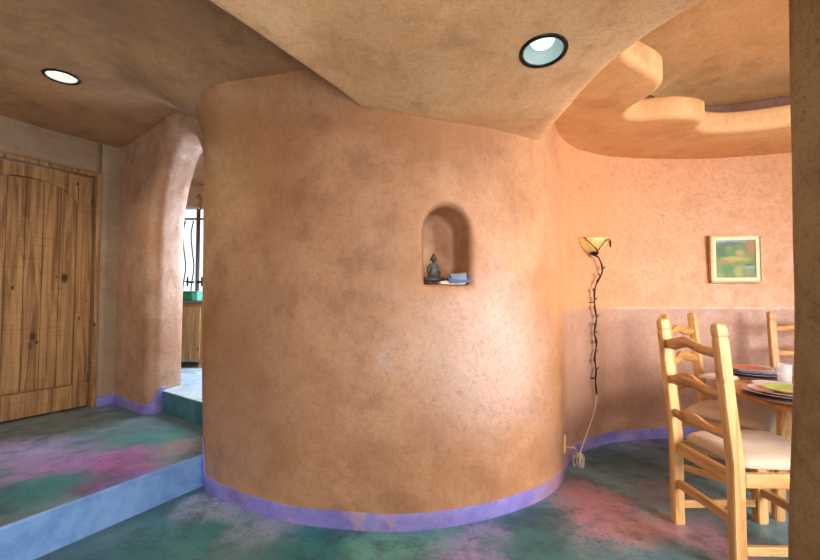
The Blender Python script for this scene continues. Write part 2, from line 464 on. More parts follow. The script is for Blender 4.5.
# band round the foot of the pier
bm = bmesh.new(); prof = [(t, 0) for t in spaced(-.02, tc_ - aa_ - ra, .05)]
for k in range(1, 10):
    t = k / 9 * PI / 2; prof.append((tc_ - aa_ - ra + ra * math.sin(t), ra * (1 - math.cos(t))))
prof += [(tc_ - aa_, .17)]
pp = [C0 + U * t + W * d for t, d in prof]
prev = None
for i, p in enumerate(pp):
    d = (pp[min(i + 1, len(pp) - 1)] - pp[max(i - 1, 0)]).normalized(); n = Vector((d.y, -d.x, 0))
    zt = .285 + (.13 * smooth01((i - len(pp) + 8) / 6))
    c = [bm.verts.new(p + n * o + Vector((0, 0, z))) for o, z in ((-.02, zt + .002), (.01, zt), (.014, zt - .006), (.014, .19))]
    if prev:
        for k in range(3): bm.faces.new((prev[k], c[k], c[k + 1], prev[k + 1]))
    prev = c
struct(link('baseboard_left', bm, M['band'], recalc=False))

# ------------------------------------------------------------------ door wall + door
DD = Vector((-.5, -.866, 0)).normalized(); DN = Vector((-DD.y, DD.x, 0))  # DN toward the room
if DN.x < 0: DN = -DN
D0 = Vector((-2.842, 4.03, 0))
def Dp(s, o, z): return D0 + DD * s + DN * o + Vector((0, 0, z))
def dbox(bm, s0, s1, o0, o1, z0, z1):
    vs = [bm.verts.new(Dp(s, o, z)) for s in (s0, s1) for o in (o0, o1) for z in (z0, z1)]
    for f in ((0, 1, 3, 2), (4, 6, 7, 5), (0, 4, 5, 1), (2, 3, 7, 6), (0, 2, 6, 4), (1, 5, 7, 3)): bm.faces.new([vs[i] for i in f])
dl, dr, dt = 1.19, .165, 2.325     # opening: far edge, right edge, top
bm = bmesh.new()
def dgrid(s0, s1, z0, z1):
    a = spaced(s0, s1, .06); b = spaced(z0, z1, .06)
    g = [[bm.verts.new(Dp(s, .006 * noise.noise(Vector((s * 3, z * 2, 5))), z)) for z in b] for s in a]
    for i in range(len(a) - 1):
        for j in range(len(b) - 1): bm.faces.new((g[i][j], g[i + 1][j], g[i + 1][j + 1], g[i][j + 1]))
dgrid(-.08, dr, .18, 2.75); dgrid(dr, dl, dt, 2.75); dgrid(dl, 7.6, .18, 2.75)
o = struct(link('wall_back', bm, M['door_wall'])); so = o.modifiers.new('s', 'SOLIDIFY'); so.thickness = .16
so.offset = 0
door = bpy.data.objects.new('door_1', None); COL.objects.link(door); door['kind'] = 'structure'
door.location = (0, 0, 0)
bm = bmesh.new()
dbox(bm, dr - .002, dr + .035, -.11, .093, .2, dt); dbox(bm, dl - .035, dl + .002, -.11, .093, .2, dt); dbox(bm, dr + .035, dl - .035, -.11, .093, dt - .035, dt)
bevel_mod(link('door_frame', bm, M['door'], door, False), .006)
bm = bmesh.new(); dbox(bm, dr + .036, dl - .036, -.10, -.012, .2, .34); link('door_gap_strip', bm, M['iron'], door, False)  # added dark strip: blocks the light leak and darkens the gap under the leaf
# leaf : stiles, bottom rail, arched head, planks
L0, L1, zb, zt = dr + .042, dl - .042, .212, dt - .045
bm = bmesh.new()
st = .115
dbox(bm, L0, L0 + st, -.01, .04, zb, zt); dbox(bm, L1 - st, L1, -.01, .04, zb, zt); dbox(bm, L0 + st + .002, L1 - st - .002, -.01, .04, zb, zb + .20)
bevel_mod(link('door_stile', bm, M['door'], door, False), .006)
bm = bmesh.new()
hw = (L1 - L0) / 2 - st - .002; sc = (L0 + L1) / 2
N = 24; up = []; lo = []
for k in range(N + 1):
    s = sc - hw + 2 * hw * k / N
    za = zt - .30 + .20 * math.sqrt(max(0, 1 - ((s - sc) / (hw * 1.02)) ** 2))
    lo.append([bm.verts.new(Dp(s, o_, za)) for o_ in (-.01, .04)]); up.append([bm.verts.new(Dp(s, o_, zt)) for o_ in (-.01, .04)])
for k in range(N):
    for a, b in ((0, 0), (1, 1)): bm.faces.new((lo[k][a], lo[k + 1][a], up[k + 1][a], up[k][a]))
    bm.faces.new((lo[k][0], lo[k + 1][0], lo[k + 1][1], lo[k][1])); bm.faces.new((up[k][0], up[k + 1][0], up[k + 1][1], up[k][1]))
for k in (0, N): bm.faces.new((lo[k][0], lo[k][1], up[k][1], up[k][0]))
bevel_mod(link('door_head_rail', bm, M['door'], door, False), .005)
bm = bmesh.new(); npl = 6
for k in range(npl):
    s0 = L0 + st + (L1 - L0 - 2 * st) * k / npl; s1 = L0 + st + (L1 - L0 - 2 * st) * (k + 1) / npl
    dbox(bm, s0 + .0025, s1 - .0025, -.005, .018 + .003 * (k % 2), zb + .21, zt - .11)
dbox(bm, L0 + st, L1 - st, -.008, .006, zb + .2, zt - .1)
bevel_mod(link('door_planks', bm, M['door'], door, False), .004)
for z in (.42, 2.02):
    bm = bmesh.new(); dbox(bm, L0 - .022, L0 + .012, .038, .045, z, z + .09)
    tube(bm, [Dp(L0 - .005, .05, z - .004), Dp(L0 - .005, .05, z + .094)], .006)
    h = link('hinge', bm, M['hinge'], door, False)
    
bm = bmesh.new()
for a, b in ((-.02, dr - .003), (dl + .003, 7.6)):
    dbox(bm, a, b, .0, .093, .2, .285)
struct(link('baseboard_back', bm, M['band'], None, False))
# dark gap behind door
# ------------------------------------------------------------------ floors
def poly_floor(name, pts, z, mat, thick, side_mat=None):
    bm = bmesh.new()
    top = [bm.verts.new((x, y, z)) for x, y in pts]; bot = [bm.verts.new((x, y, z - thick)) for x, y in pts]
    f = bm.faces.new(top); bm.faces.new(list(reversed(bot)))
    n = len(pts)
    for k in range(n):
        q = bm.faces.new((top[k], bot[k], bot[(k + 1) % n], top[(k + 1) % n])); q.material_index = 1 if side_mat else 0
    o = link(name, bm, [mat, side_mat] if side_mat else mat, None, False)
    bevel_mod(o, .012, 3)
    return struct(o)
poly_floor('floor', [(-3.2, -3), (5, -3), (5, 4.4), (-.6, 4.4), (-1.6, 2.9), (-3.2, 0)], 0, M['floor'], .08)
dS = Vector((-.466, -.858)).normalized()
e0 = Vector((-1.306, 2.712)) - dS * .25; e1 = Vector((-1.306, 2.712)) + dS * 4.2
poly_floor('floor', [(e0.x, e0.y), (-1.15, 3.4), (-1.3, 3.6), (-2.2, 4.4), (-2.75, 4.3), (-3.1, 4.2), (-5.6, -.9), (e1.x, e1.y)], .2, M['floor_up'], .28, M['riser'])
r0 = C0 + U * (tc_ - aa_ - .12) + W * .14; r1 = C0 + U * 2.1 + W * .14
poly_floor('floor', [(r0.x, r0.y), (r1.x, r1.y), (-.9, 5.6), (-4.2, 5.6), (-3.0, 4.3)], .38, M['floor_bath'], .25, M['riser2'])

# ------------------------------------------------------------------ ceilings
def dist_path(x, y):
    return min((p.x - x) ** 2 + (p.y - y) ** 2 for p in path[::4]) ** .5
bm = bmesh.new()
X = spaced(-5.6, .9, .1); Y = spaced(-3, 5.5, .1)
def zc_left(x, y):
    d = dist_path(x, y)
    z = 2.462 + .16 * smooth01((d - .02) / .6) + .06 * math.exp(-((x + 1.85) ** 2 + (y - 3.25) ** 2) / .12)
    z -= .075 * math.exp(-((x + 1.42) ** 2 + (y - 2.6) ** 2) / .06)
    z += .03 * noise.noise(Vector((x * .8, y * .8, 0))) * smooth01((d - .1) / .5)
    return z
g = [[bm.verts.new((x, y, zc_left(x, y))) for y in Y] for x in X]
for i in range(len(X) - 1):
    for j in range(len(Y) - 1): bm.faces.new((g[i][j], g[i][j + 1], g[i + 1][j + 1], g[i + 1][j]))
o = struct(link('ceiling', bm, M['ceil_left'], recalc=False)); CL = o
# lower vaulted ceiling in the middle
def hmain(x, y):
    yy = min(y, 2.2)
    return 2.16 + .15 * min(2.2 - yy, 1.4) + .16 * max(0, min(.45, .1 - x)) + .012 * noise.noise(Vector((x * 1.5, y * 1.5, 3)))
RE = catmull([(.86, 3.1, 0), (.855, 2.5, 0), (.865, 2.2, 0), (.92, 1.9, 0), (1.005, 1.68, 0), (1.14, 1.46, 0), (1.38, 1.15, 0), (1.6, .7, 0), (1.8, 0, 0), (1.9, -2.6, 0)], .06)
def Rx(y):
    for a, b in zip(RE, RE[1:]):
        if a.y >= y >= b.y: return a.x + (b.x - a.x) * (a.y - y) / (a.y - b.y)
    return RE[-1].x
def Lx(y): return -.284 + .77 * (y - 2.2)
bm = bmesh.new(); prev = None
for y in spaced(-2.6, 3.05, .06)[::-1]:
    l, r = Lx(y), Rx(y)
    rr = .11
    row = [(l, 2.9)]
    row.append((l, hmain(l, y) + .3)); row.append((l, hmain(l, y) + .012)); row.append((l + .008, hmain(l, y) + .002))
    for k in range(25):
        x = l + .02 + (r - rr - l - .02) * k / 24; row.append((x, hmain(x, y)))
    zr = hmain(r, y)
    rise = .0
    for k in range(1, 9):
        t = k / 8 * PI / 2; row.append((r - rr + rr * math.sin(t) * 1.0, zr + rr * (1 - math.cos(t))))
    row.append((r + .01, zr + .2)); row.append((r + .015, 2.9))
    c = [bm.verts.new((x, y, z)) for x, z in row]
    if prev:
        for k in range(len(row) - 1): bm.faces.new((prev[k], prev[k + 1], c[k + 1], c[k]))
    prev = c
o = struct(link('ceiling', bm, M['ceil_main'], recalc=False)); CM = o
o.modifiers.new('es', 'EDGE_SPLIT').split_angle = math.radians(50)
# alcove soffit with wavy stepped tray
HP = [(1.056, 1.981), (1.116, 2.067), (1.205, 2.140), (1.385, 2.265), (1.44, 2.40), (1.405, 2.60), (1.43, 2.71), (1.53, 2.775), (1.765, 2.745), (1.99, 2.80), (2.05, 2.92), (2.16, 2.985), (2.33, 2.99),
      (2.617, 2.88), (2.95, 2.7), (3.2, 2.45), (3.35, 2.0), (3.3, 1.5), (2.85, 1.15), (2.1, .98), (1.5, 1.1), (1.18, 1.4), (1.06, 1.75)]
def closed_catmull(P, sub=6):
    P = [Vector((x, y, 0)) for x, y in P]; n = len(P); out = []
    for i in range(n):
        p0, p1, p2, p3 = P[i - 1], P[i], P[(i + 1) % n], P[(i + 2) % n]
        for k in range(sub):
            t = k / sub
            out.append(.5 * ((2 * p1) + (-p0 + p2) * t + (2 * p0 - 5 * p1 + 4 * p2 - p3) * t * t + (-p0 + 3 * p1 - 3 * p2 + p3) * t ** 3))
    return out
H = closed_catmull(HP)
nH = len(H)
def offs(H, d, sm=2):
    out = []
    for i in range(len(H)):
        t = (H[(i + sm) % len(H)] - H[i - sm]).normalized(); out.append(H[i] + Vector((-t.y, t.x, 0)) * d)
    return out
cc = Vector((2.2, 2.0, 0))
# sign: make +d outward
d = .05
if (offs(H, d)[0] - cc).length < (H[0] - cc).length: d = -1
sg = 1 if d > 0 else -1
cH = Vector((2.25, 2.0, 0))
def outer(p, k):
    v = (p - cH); x0, x1, y0, y1 = .72, 4.3, .4, 4.0
    t = min([((x1 if v.x > 0 else x0) - cH.x) / v.x if abs(v.x) > 1e-4 else 99, ((y1 if v.y > 0 else y0) - cH.y) / v.y if abs(v.y) > 1e-4 else 99])
    t = max(t, 1.02)
    return p.lerp(cH + v * t, k)
bm = bmesh.new()
zS = 2.385
lev = [([outer(p, 1) for p in H], zS + .02), ([outer(p, .7) for p in H], zS + .01), ([outer(p, .5) for p in H], zS), ([outer(p, .3) for p in H], zS)]
rl = .045
for k in range(0, 7):
    t = k / 6 * PI / 2
    lev.append((offs(H, sg * rl * (1 - math.sin(t))), zS + rl * (1 - math.cos(t))))
lev += [(H, zS + .10), (H, zS + .135), (offs(H, sg * .012), zS + .15), (offs(H, sg * .05), zS + .152), (offs(H, sg * .10, 5), zS + .152), (offs(H, sg * .105, 5), zS + .16), (offs(H, sg * .105, 5), 'T'), (offs(H, sg * .12, 6), 'U')]
lev += [(offs(H, sg * .3, 10), zS + .256), (offs(H, sg * .42, 12), zS + .262), (offs(H, sg * .43, 12), zS + .30), (offs(H, sg * .38, 12), zS + .345), (offs(H, sg * .15, 8), zS + .39), ([p.lerp(cH, .1) for p in H], zS + .43), ([p.lerp(cH, .3) for p in H], zS + .46), ([p.lerp(cH, .6) for p in H], zS + .5), ([p.lerp(cH, .95) for p in H], zS + .51)]
prev = None
for li, (P, z) in enumerate(lev):
    zf = (lambda p: z) if not isinstance(z, str) else (lambda p: zS + .165 + .075 * smooth01((p.x - 1.92) / .14) + (.012 if z == 'U' else 0))
    c = [bm.verts.new((p.x, p.y, zf(p) + .006 * noise.noise(Vector((p.x * 3, p.y * 3, 1))))) for p in P]
    if prev:
        for k in range(nH):
            fc = bm.faces.new((prev[k], prev[(k + 1) % nH], c[(k + 1) % nH], c[k]))
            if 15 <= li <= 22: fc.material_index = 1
    prev = c
bm.faces.new(prev)
struct(link('ceiling', bm, [M['soffit'], M['recess_shade']]))

# ------------------------------------------------------------------ right pier
bm = bmesh.new(); prev = None; rings = []
for z in spaced(0, 2.75, .05):
    xo = .938 + .04 * smooth01((z - .45) / .8) + .014 * smooth01((z - 1.2) / 1.) + .03 * (1 - smooth01(z / .4)) * -.2
    xo += .004 * noise.noise(Vector((0, 0, z * 3)))
    x0, x1, y0, y1, r = xo, 1.5, .72, 1.10, .05
    ring = []
    for cx, cy, a in ((x0 + r, y1 - r, 90), (x0 + r, y0 + r, 180), (x1 - r, y0 + r, 270), (x1 - r, y1 - r, 0)):
        for k in range(7):
            t = math.radians(a + 90 * k / 6); ring.append(Vector((cx + r * math.cos(t), cy + r * math.sin(t), z)))
    rings.append(ring)
sweep(bm, rings)
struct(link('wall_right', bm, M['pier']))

# ------------------------------------------------------------------ room behind the arch
bm = bmesh.new()
wx0, wx1, wz0, wz1 = -3.12, -2.60, 1.15, 2.36
def vgrid(x0, x1, z0, z1, y, th=.12): box(bm, x0, x1, y, y + th, z0, z1)
vgrid(-4.6, wx0, .3, 2.84, 5.4); vgrid(wx1, -.9, .3, 2.84, 5.4); vgrid(wx0, wx1, .3, wz0, 5.4); vgrid(wx0, wx1, wz1, 2.84, 5.4)
M['bath'] = stucco('stucco_bath', (.70, .42, .24), (.76, .50, .32), (.5, .28, .15))
struct(link('wall_front', bm, M['bath'], None, False))
win = bpy.data.objects.new('window_1', None); COL.objects.link(win); win['kind'] = 'structure'
bm = bmesh.new()
for a in ((wx0, wx1, wz0, wz0 + .03), (wx0, wx1, wz1 - .03, wz1), (wx0, wx0 + .03, wz0, wz1), (wx1 - .03, wx1, wz0, wz1)): box(bm, a[0], a[1], 5.41, 5.47, a[2], a[3])
link('window_frame', bm, simple('white_frame', (.75, .78, .8), .4), win, False)
bm = bmesh.new(); box(bm, wx0 + .03, wx1 - .03, 5.438, 5.443, wz0 + .03, wz1 - .03)
link('window_pane', bm, M['glass'], win, False)

cab = thing('vanity_cabinet', 'brown wooden vanity cabinet with stone counter behind the arched doorway', 'cabinet', (-2.75, 5.0, .38))
bm = bmesh.new(); box(bm, -.42, .385, -.19, .3, .07, .735); bevel_mod(link('body', bm, M['cabinet'], cab, False), .006)
bm = bmesh.new(); box(bm, -.44, .41, -.215, .31, .736, .765); bevel_mod(link('countertop', bm, simple('grey_stone', (.16, .13, .11), .35), cab, False), .006)
for x0, x1 in ((-.39, -.02), (0, .36)):
    bm = bmesh.new(); box(bm, x0, x1, -.205, -.1905, .10, .70); d_ = bevel_mod(link('cabinet_door', bm, M['cabinet'], cab, False), .004)
    bm = bmesh.new(); lathe(bm, [(0, 0), (.006, 0), (.012, .012), (.008, .02), (0, .02)], 16)
    for v in bm.verts: v.co = Vector((x0 + .04, -.205 - v.co.z, .55 + v.co.y))
    link('knob', bm, M['iron'], d_)
for x in (-.39, .34):
    bm = bmesh.new(); box(bm, x, x + .045, -.18, -.135, 0, .07); link('leg', bm, M['cabinet'], cab, False)
gb = thing('storage_box', 'green box with a mint end on the vanity counter behind the arch', 'box', (-2.60, 4.86, 1.1455))
bm = bmesh.new(); box(bm, -.11, .10, -.05, .06, 0, .10); bevel_mod(link('box_body', bm, M['green_glass'], gb, False), .006)
bm = bmesh.new(); box(bm, .1005, .17, -.05, .06, 0, .10); bevel_mod(link('box_end', bm, M['mint'], gb, False), .006)
bm = bmesh.new(); box(bm, -.11, .17, -.055, .065, .1005, .112); bevel_mod(link('lid', bm, M['mint'], gb, False), .004)
pl = thing('fixture_pole', 'grey metal pole with a brass finial and black valve handles, in front of bright window', 'pole', (-2.56, 5.05, 1.1455))
bm = bmesh.new(); lathe(bm, [(0, 0), (.045, 0), (.045, .012), (.022, .03), (.022, 1.10), (0, 1.10)], 20); link('pole_shaft', bm, simple('grey_steel', (.32, .33, .36), .35, .7), pl)
bm = bmesh.new(); lathe(bm, [(0, 1.10), (.03, 1.10), (.04, 1.14), (.02, 1.17), (.045, 1.21), (.03, 1.26), (0, 1.29)], 20); link('finial', bm, simple('old_brass', (.62, .42, .16), .35, .6), pl)
for s in (-1, 1):
    bm = bmesh.new(); tube(bm, [(s * .02, -.03, .22), (s * .09, -.06, .22)], .012); tube(bm, [(s * .085, -.06, .17), (s * .085, -.06, .28)], .010)
    tube(bm, [(s * .085, -.11, .225), (s * .085, -.01, .225)], .009); link('valve_handle', bm, M['iron'], pl)
for k, x in enumerate((-2.765, -2.665)):
    bm = bmesh.new(); tube(bm, catmull([(x + .02, 5.1, 2.12), (x - .005, 5.1, 1.95), (x + .012, 5.1, 1.75), (x + .035, 5.1, 1.55), (x + .01, 5.1, 1.33), (x, 5.1, 1.156)], .03), .007)
    tag(link('hanging_hose', bm, M['iron']), ('left of the two thin black hoses hanging before the bathroom window', 'right of the two thin black hoses hanging before the bathroom window')[k], 'hose', 'black hoses behind the arch')
bm = bmesh.new(); tube(bm, [(-3.15, 5.1, 2.14), (-2.3, 5.1, 2.14)], .014, 12)
for x in (-2.9, -2.32): tube(bm, [(x, 5.1, 2.14), (x, 5.399, 2.14)], .01)
tag(link('hanging_rail', bm, simple('brass_rail', (.6, .42, .2), .4, .5)), 'horizontal brass rail on the wall across the bathroom window top', 'rail')
bm = bmesh.new(); box(bm, -2.56, -2.40, 5.22, 5.399, 2.04, 2.14); box(bm, -2.58, -2.38, 5.20, 5.399, 2.141, 2.165)
tag(bevel_mod(link('wall_shelf', bm, M['cabinet'], None, False), .006), 'small wooden shelf block on the peach wall beside the bathroom window', 'shelf')

# ------------------------------------------------------------------ recessed lights
def cut_round(o, cx, cy, r, n=32):
    bm = bmesh.new(); bm.from_mesh(o.data)
    for k in range(n):
        a = 2 * PI * k / n; nd = Vector((math.cos(a), math.sin(a), 0)); pc = Vector((cx, cy, 0)) + nd * r
        fs = [f for f in bm.faces if (f.calc_center_median().xy - Vector((cx, cy))).length < r * 2.6 and abs(f.normal.z) > .3]
        ge = list({e for f in fs for e in f.edges}) + list({v for f in fs for v in f.verts}) + fs
        bmesh.ops.bisect_plane(bm, geom=ge, plane_co=pc, plane_no=nd)
    fs = [f for f in bm.faces if (f.calc_center_median().xy - Vector((cx, cy))).length < r * .999 and abs(f.normal.z) > .3]
    bmesh.ops.delete(bm, geom=fs, context='FACES')
    bm.to_mesh(o.data); bm.free()
def downlight(loc, tilt, label, lc, st, can=.06):
    t = thing('recessed_light', label, 'ceiling light', loc, 0, 'recessed ceiling lights'); t.rotation_euler = tilt
    bm = bmesh.new(); lathe(bm, [(.082, .012), (.082, -.002), (.088, -.008), (.098, -.006), (.101, .0), (.101, .03), (.086, .03), (.086, can + .02)], 48)
    link('trim_ring', bm, simple('dark_bronze', (.018, .015, .012), .35, .5), t)
    bm = bmesh.new(); lathe(bm, [(.081, .0), (.078, .01), (.06, can), (0, can)], 40); link('reflector', bm, emit('lamp_reflector', lc[1], st[1]), t)
    bm = bmesh.new(); lathe(bm, [(0, can - .03), (.02, can - .032), (.045, can - .02), (.052, can - .004), (0, can - .001)], 32); link('bulb', bm, emit('lamp_bulb', lc[0], st[0]), t)
    return t
cut_round(CM, .563, 1.738, .086); cut_round(CL, -2.27, 2.685, .086)
zl = hmain(.563, 1.738)
downlight((.563, 1.738, zl), (math.atan(-.15) * 1, 0, 0), 'round recessed light in the pale lower ceiling above the curved wall', ((.85, 1, .98), (.30, .62, .62)), (1.1, .22))
zl2 = zc_left(-2.27, 2.685)
downlight((-2.27, 2.685, zl2), (0, 0, 0), 'round recessed light in the dark upper ceiling near the wooden door', ((1, .97, .85), (1, .93, .78)), (1., .5), .05)

# ------------------------------------------------------------------ niche contents
pn = wall_at(sN)[0]; tN = Vector((-nN.y, nN.x, 0))  # along wall to the right
if tN.x < 0: tN = -tN
def Np(a, dep, z): 
    q = pn + tN * a - nN * dep; return Vector((q.x, q.y, 1.2625 + z))
ang = math.atan2(tN.y, tN.x)
stt = thing('seated_statue', 'small dark grey seated meditating statue in the wall niche', 'statue', Np(-.034, .155, 0), ang)
def ell(bm, c, r, rot=None):
    m = Matrix.Translation(c)
    if rot: m = m @ Matrix.Rotation(rot[1], 4, rot[0])
    m = m @ Matrix.Diagonal((*r, 1)); bmesh.ops.create_uvsphere(bm, u_segments=20, v_segments=14, radius=1, matrix=m)
bm = bmesh.new()
ell(bm, (0, 0, .026), (.034, .026, .02)); ell(bm, (0, 0, .062), (.021, .016, .032)); ell(bm, (0, 0, .084), (.026, .014, .012))
ell(bm, (0, -.002, .098), (.008, .008, .010)); ell(bm, (0, -.003, .116), (.0135, .0145, .0175)); ell(bm, (0, -.001, .134), (.007, .007, .007)); 
ell(bm, (0, -.0175, .114), (.0025, .003, .004))
for s in (-1, 1):
    ell(bm, (s * .014, -.0, .113), (.0025, .004, .0075))
    ell(bm, (s * .034, -.008, .020), (.022, .018, .012), ('Z', s * .5)); ell(bm, (s * .014, -.028, .018), (.024, .010, .009), ('Z', s * .25))
    ell(bm, (s * .026, -.002, .068), (.0075, .009, .022), ('Y', -s * .25)); ell(bm, (s * .018, -.016, .044), (.017, .008, .007), ('Z', s * .6))
ell(bm, (0, -.026, .038), (.012, .008, .005))
o = link('figure', bm, simple('grey_bronze', (.085, .095, .09), .4, .3), stt)
m = o.modifiers.new('r', 'REMESH'); m.mode = 'VOXEL'; m.voxel_size = .0016; m.use_smooth_shade = True
m = o.modifiers.new('s', 'SMOOTH'); m.iterations = 3
bm = bmesh.new(); lathe(bm, [(0, 0), (.042, 0), (.044, .004), (.040, .010), (0, .010)], 32)
for v in bm.verts: v.co.x *= 1.15; v.co.y *= .85
link('base', bm, simple('brown_base', (.06, .03, .02), .5), stt)
for ch in stt.children:
    if ch.name.startswith('figure'): ch.location.z = .006
stt.scale = (1.22,) * 3
# folded blue and white cloth : a pile of pleated folds
cl = thing('folded_cloth', 'blue and white folded cloth lying in the niche beside the statue', 'cloth', Np(.058, .052, 0), ang)
cl.scale = (1.12, 1.0, 1.3)
def fold(name, a0, a1, w, h0, h1, mat, seed, zt):
    bm = bmesh.new(); n = 14; rows = []
    for i in range(n + 1):
        t = i / n; row = []
        for j in range(9):
            u = j / 8 - .5
            width = w * (.35 + .65 * math.sin(PI * min(1, t * .75 + .2)))
            x = a0 + (a1 - a0) * t; y = u * width
            z = zt + (h0 + (h1 - h0) * t) * (1 - (2 * u) ** 2) + .004 * math.sin(u * 22 + seed + t * 4)
            row.append(bm.verts.new((x, y, max(.001, z))))
        rows.append(row)
    for i in range(n):
        for j in range(8): bm.faces.new((rows[i][j], rows[i + 1][j], rows[i + 1][j + 1], rows[i][j + 1]))
    o = link(name, bm, mat, cl); s = o.modifiers.new('s', 'SOLIDIFY'); s.thickness = .004; s.offset = 1
    o.modifiers.new('ss', 'SUBSURF').levels = 1
    return o
white_c = simple('cream_cloth', (.78, .72, .56), .8); blue_c = simple('blue_cloth', (.10, .15, .36), .7, var=.5); grey_c = simple('grey_blue_cloth', (.22, .27, .36), .7, var=.4)
fold('cream_fold', -.085, .05, .07, .012, .024, white_c, 0, 0.001)
fold('blue_fold', -.045, .075, .09, .022, .016, blue_c, 2, .006)
fold('grey_fold', -.03, .055, .06, .028, .034, grey_c, 4, .014)

# ------------------------------------------------------------------ wall sconce with vine
wS = s_near(1.45, 3.38); pS, nS = wall_at(wS); tS = Vector((-nS.y, nS.x, 0))
if tS.x < 0: tS = -tS
angS = math.atan2(tS.y, tS.x)
off0 = .0
sc_o = thing('wall_sconce', 'amber bowl wall sconce on a twisting black iron vine stem', 'wall lamp', pS + nS * .004, angS)
# local: +x along wall to the right, -y into the room
def alab():
    n = NT('amber_alabaster')
    c = n.mix(n.rng(n.noise(14, 6, .65, dist=2), .35, .65), (.86, .50, .14), (.93, .68, .30))
    return n.done(c, .3, None, .5, Subsurface_Weight=.2)
bm = bmesh.new()
prof = [(.0, 1.545), (.03, 1.547), (.07, 1.56), (.11, 1.588), (.14, 1.628), (.152, 1.652), (.147, 1.655), (.135, 1.63), (.105, 1.595), (.068, 1.568), (0, 1.556)]
lathe(bm, prof, 32, -PI, 0)
for v in bm.verts: v.co.y = v.co.y * .95 - .001; v.co.z = v.co.z + .0
link('bowl', bm, alab(), sc_o)
bm = bmesh.new(); lathe(bm, [(0, 1.525), (.02, 1.527), (.034, 1.54), (.03, 1.55), (0, 1.552)], 20, c=(0, -.04, 0)); 
link('cup', bm, M['iron'], sc_o)
stem_px = [(1.403, 1.515), (1.473, 1.491), (1.511, 1.42), (1.502, 1.365), (1.438, 1.294), (1.406, 1.208), (1.411, 1.09), (1.426, 1.012), (1.400, .895), (1.423, .817), (1.397, .701), (1.411, .608), (1.402, .507), (1.416, .415)]
st_l = []
for x, z in stem_px:
    lx = (x - 1.41) * 1.05 - .015
    st_l.append((lx, -.045, z + .012))
bm = bmesh.new(); path_st = catmull(st_l, .012); tube(bm, path_st, lambda t: .0065 + .0015 * math.sin(t * 60), 8)
for z in (1.15, .55):
    tube(bm, [(-.02, -.045, z), (-.02, .01, z)], .005, 6)
stem = link('vine_stem', bm, M['iron'], sc_o)
leaf_m = simple('iron_leaf', (.10, .08, .065), .5, .4)
for k in range(15):
    p = path_st[int(len(path_st) * (.10 + .86 * k / 15))]
    sd = 1 if k % 2 else -1
    bm = bmesh.new(); l = .048; w = .011
    tip = Vector((sd * l * .75, -.008, l * .72)); mid = tip * .5; nrm = Vector((-tip.z, 0, tip.x)).normalized()
    a = bm.verts.new(p); b = bm.verts.new(p + mid + nrm * w + Vector((0, .003, 0))); c = bm.verts.new(p + tip); d_ = bm.verts.new(p + mid - nrm * w + Vector((0, .003, 0))); e = bm.verts.new(p + mid + Vector((0, -.003, 0)))
    for f in ((a, b, e), (b, c, e), (c, d_, e), (d_, a, e)): bm.faces.new(f)
    o = link('leaf', bm, leaf_m, stem, False); s = o.modifiers.new('s', 'SOLIDIFY'); s.thickness = .0015
# iron tendrils that cradle the bowl
bm = bmesh.new()
tube(bm, catmull([(-.02, -.06, 1.53), (-.06, -.10, 1.56), (-.115, -.09, 1.60), (-.148, -.05, 1.66)], .01), .004, 6)
tube(bm, catmull([(-.02, -.06, 1.53), (-.045, -.125, 1.585), (-.01, -.155, 1.635), (.05, -.145, 1.632), (.10, -.115, 1.595), (.145, -.08, 1.61), (.175, -.06, 1.648)], .01), .004, 6)
link('tendril', bm, M['iron'], sc_o)
# outlet, cord
oS = s_near(1.03, 2.87); pO, nO = wall_at(oS); tO = Vector((-nO.y, nO.x, 0)); tO = tO if tO.x > 0 else -tO
ou = thing('wall_outlet', 'ivory wall outlet plate low on the curved wall', 'outlet', pO + nO * .004 + Vector((0, 0, .205)), math.atan2(tO.y, tO.x))
bm = bmesh.new(); box(bm, -.035, .035, -.008, .0, -.055, .055); bevel_mod(link('cover_plate', bm, M['plate_plastic'], ou, False), .004)
bm = bmesh.new(); box(bm, -.016, .016, -.012, -.008, -.042, -.01); box(bm, -.016, .016, -.012, -.008, .01, .042); bevel_mod(link('socket', bm, M['plate_plastic'], ou, False), .003)
bm = bmesh.new()
end = sc_o.location + Matrix.Rotation(angS, 3, 'Z') @ Vector(st_l[-1])
plug = pO + nO * .02 + Vector((0, 0, .185))
kn = Vector((1.195, 3.0, .088))
tube(bm, catmull([end + Vector((0, 0, .01)), end + Vector((-.03, -.02, -.12)), end.lerp(kn, .6) + Vector((.01, 0, 0)), kn, kn + Vector((0, 0, -.06)), kn + Vector((.0, 0, -.02)), kn + Vector((-.03, -.02, .02)), plug + nO * .05 + Vector((0, 0, .0)), plug], .012), .0035, 6)
for k in range(5):
    a = k * 1.3; w = .022 + .006 * k
    pts = [kn + Vector((math.cos(a) * w * math.sin(2 * PI * q / 16) + .012 * math.sin(a * 2), math.sin(a) * w * math.sin(2 * PI * q / 16), -.048 + .045 * math.cos(2 * PI * q / 16) - .006 * (k % 3))) for q in range(16)]
    tube(bm, pts, .0032, 6, closed=True)
tube(bm, [kn + Vector((.012 * math.cos(q), .012 * math.sin(q), .004)) for q in [i * PI / 5 for i in range(10)]], .004, 6, closed=True)
tag(link('power_cord', bm, M['cord']), 'cream power cord hanging from the sconce, knotted in a bundle by the outlet', 'cord')

